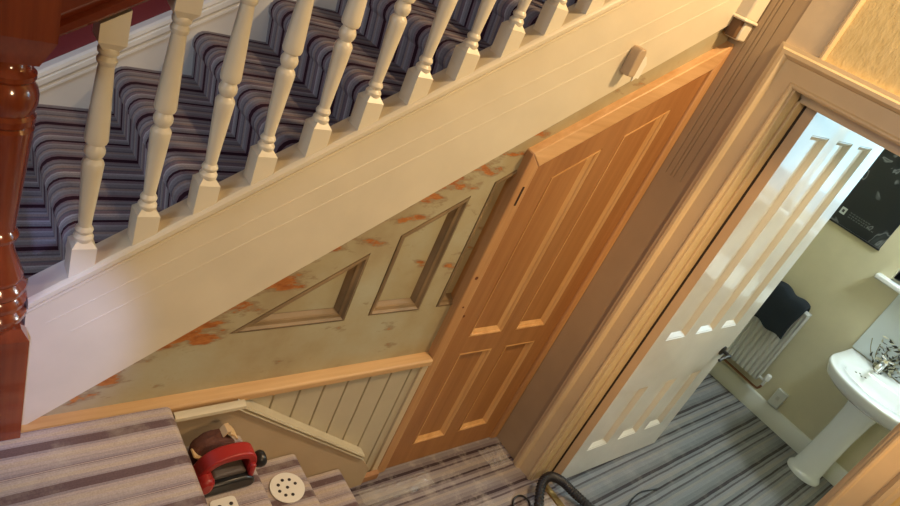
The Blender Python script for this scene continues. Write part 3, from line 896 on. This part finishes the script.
lev = [(shrink_front(.42), .560), (shrink_front(.55), .585), (shrink_front(.80), .630), (shrink_front(.95), .675), (shrink_front(.99), .715), (shrink_front(1.0), .728), (shrink_front(.995), .737), (shrink_front(.985), .740),
       (bowl(1.10), .738), (bowl(1.02), .728), (bowl(.9), .69), (bowl(.65), .645), (bowl(.3), .625), (bowl(.05), .622)]
m = ring_mesh(lev)
m.build('basin', ceram, wb, angle=50)
m = MB()
M0 = Matrix.Translation((1.905, CY+.015, 0)) @ Matrix.Diagonal((.80,1.0,1.0,1.0))
m.lathe([(.100,0),(.102,.018),(.094,.030),(.084,.050),(.079,.20),(.077,.36),(.082,.50),(.092,.575)], M0, 36)
m.build('pedestal', ceram, wb, angle=50)
m = MB(); m.lathe([(.026,.738),(.026,.746),(.017,.750),(.016,.80),(.020,.815),(.012,.83),(.0,.832)], Matrix.Translation((1.985,-.735,0)), 18)
m.tube(spline([(1.985,-.735,.785),(1.95,-.735,.81),(1.90,-.735,.812),(1.875,-.735,.785)]), .011)
m.tube([(1.985,-.735,.825),(1.985,-.70,.838)], .006); m.tube([(1.985,-.735,.825),(1.985,-.77,.838)], .006)
m.build('tap', chrome, wb)
m = MB()
for k in range(4): m.lathe([(.006,.7395),(.006,.7412)], Matrix.Translation((1.770+.022*(k%2), -.690-.016*k, 0)), 10)
m.build('overflow_hole', ironm, wb)
# leafy sprig beside the tap
sp = thing('leafy_sprig', 'sprig with small dark and pale leaves standing behind the basin tap', 'plant', (2.03,-.70,.74))
random.seed(9)
def leaves(n, seed):
    random.seed(seed); m = MB()
    for i in range(n):
        t = random.random()
        c = Vector((2.030 + random.uniform(-.03,.02), -.665 - .15*t + random.uniform(-.03,.03), .765 + .16*random.random()))
        a = Vector((random.uniform(-1,1), random.uniform(-1,1), random.uniform(-.4,1))).normalized()
        b = a.cross(Vector((random.uniform(-1,1), random.uniform(-1,1), .3))).normalized()
        l, w_ = random.uniform(.014,.026), random.uniform(.006,.010)
        nn = a.cross(b)
        m.add([c-a*l, c-b*w_*.8-a*l*.2+nn*.002, c+a*l, c+b*w_*.8-a*l*.2+nn*.002], [(0,1,2),(0,2,3)])
    return m
leaves(60, 1).build('dark_leaves', mat('dark leaf', (.035,.03,.02), .5), sp)
leaves(60, 2).build('pale_leaves', mat('pale leaf', (.42,.40,.28), .5), sp)
m = MB()
for k in range(5): m.tube(spline([(2.03,-.72,.745),(2.03,-.70-.03*(k-2),.80),(2.028,-.70-.05*(k-2),.87)]), .0025, 6)
m.lathe([(.024,.741),(.028,.745),(.030,.765),(.024,.768)], Matrix.Translation((2.03,-.72,0)), 16)
m.build('pot', mat('olive pot', (.22,.20,.10), .4), sp)

# ------------------------------------------------------------------ light
def area(name, loc, target, size, size_y, power, col, spread=180):
    l = bpy.data.lights.new(name, 'AREA'); l.shape = 'RECTANGLE'; l.size = size; l.size_y = size_y; l.energy = power; l.color = col
    l.spread = math.radians(spread)
    o = bpy.data.objects.new(name, l); COL.objects.link(o); o.location = loc
    o.rotation_euler = (Vector(target)-Vector(loc)).to_track_quat('-Z', 'Y').to_euler(); return o
def point(name, loc, power, col, r):
    l = bpy.data.lights.new(name, 'POINT'); l.energy = power; l.color = col; l.shadow_soft_size = r
    o = bpy.data.objects.new(name, l); COL.objects.link(o); o.location = loc; return o
def spot(name, loc, target, power, col, deg, blend, r):
    l = bpy.data.lights.new(name, 'SPOT'); l.energy = power; l.color = col; l.spot_size = math.radians(deg); l.spot_blend = blend; l.shadow_soft_size = r
    o = bpy.data.objects.new(name, l); COL.objects.link(o); o.location = loc
    o.rotation_euler = (Vector(target)-Vector(loc)).to_track_quat('-Z','Y').to_euler(); return o
spot('hall_lamp', (-.16,-.98,3.2), (-.26,.27,1.55), 138, (1.0,.71,.40), 80, .32, .09)
spot('warm_fill', (-1.3,-2.5,2.4), (-.55,.0,1.25), 72, (1.0,.715,.42), 84, .45, .2)  # added warm fill for the hall front and the open door
spot('doorway_fill', (-1.0,-1.75,2.2), (.55,-.35,1.0), 70, (1.0,.60,.27), 40, .5, .08)  # added spot sent through the doorway to warm the door's panel bevels
area('bath_daylight', (2.26,-.93,1.70), (0.6,-.8,.6), .9, .9, 4.6, (.34,.76,1.0))
point('bath_fill', (1.72,-1.0,2.3), 50, (.78,.93,1.0), .15)  # added cool fill that brightens the bathroom walls and floor
area('landing_daylight', (-3.68,-.2,2.3), (-1.6,.3,1.2), 1.3, 1.3, 17, (.78,.84,1.0))
spot('cool_string_fill', (-2.45,-2.1,2.3), (-2.03,.0,.95), 175, (.36,.46,1.0), 13.5, .55, .05)  # added cool spot for the bluish patch at the string's left end

wd = bpy.data.worlds.new('sky'); SC.world = wd; wd.use_nodes = True
bg = wd.node_tree.nodes['Background']; bg.inputs[0].default_value = (.42,.76,1.0,1); bg.inputs[1].default_value = 1.1

# ------------------------------------------------------------------ camera
Rm = [[0.7542302465933584,-0.5401282398454516,0.37336070983055525],[-0.03167586757494413,-0.5978871204057072,-0.8009542005402652],[0.6558455422078929,0.5922773638881584,-0.4680535749160865]]
cam = bpy.data.cameras.new('camera'); co = bpy.data.objects.new('camera', cam); COL.objects.link(co)
r, dn, fw = Vector(Rm[0]), Vector(Rm[1]), Vector(Rm[2])
M = Matrix((( r.x, -dn.x, -fw.x, 0), (r.y, -dn.y, -fw.y, 0), (r.z, -dn.z, -fw.z, 0), (0,0,0,1)))
co.matrix_world = Matrix.Translation((-2.212889775720518,-1.2100492933724583,2.0980531976899437)) @ M
cam.sensor_fit = 'HORIZONTAL'; cam.sensor_width = 36; cam.lens = 36*651.3985/900; cam.clip_start = .02
SC.camera = co
SC.view_settings.view_transform = 'Standard'
SC.view_settings.look = 'None'
SC.view_settings.exposure = 0.1
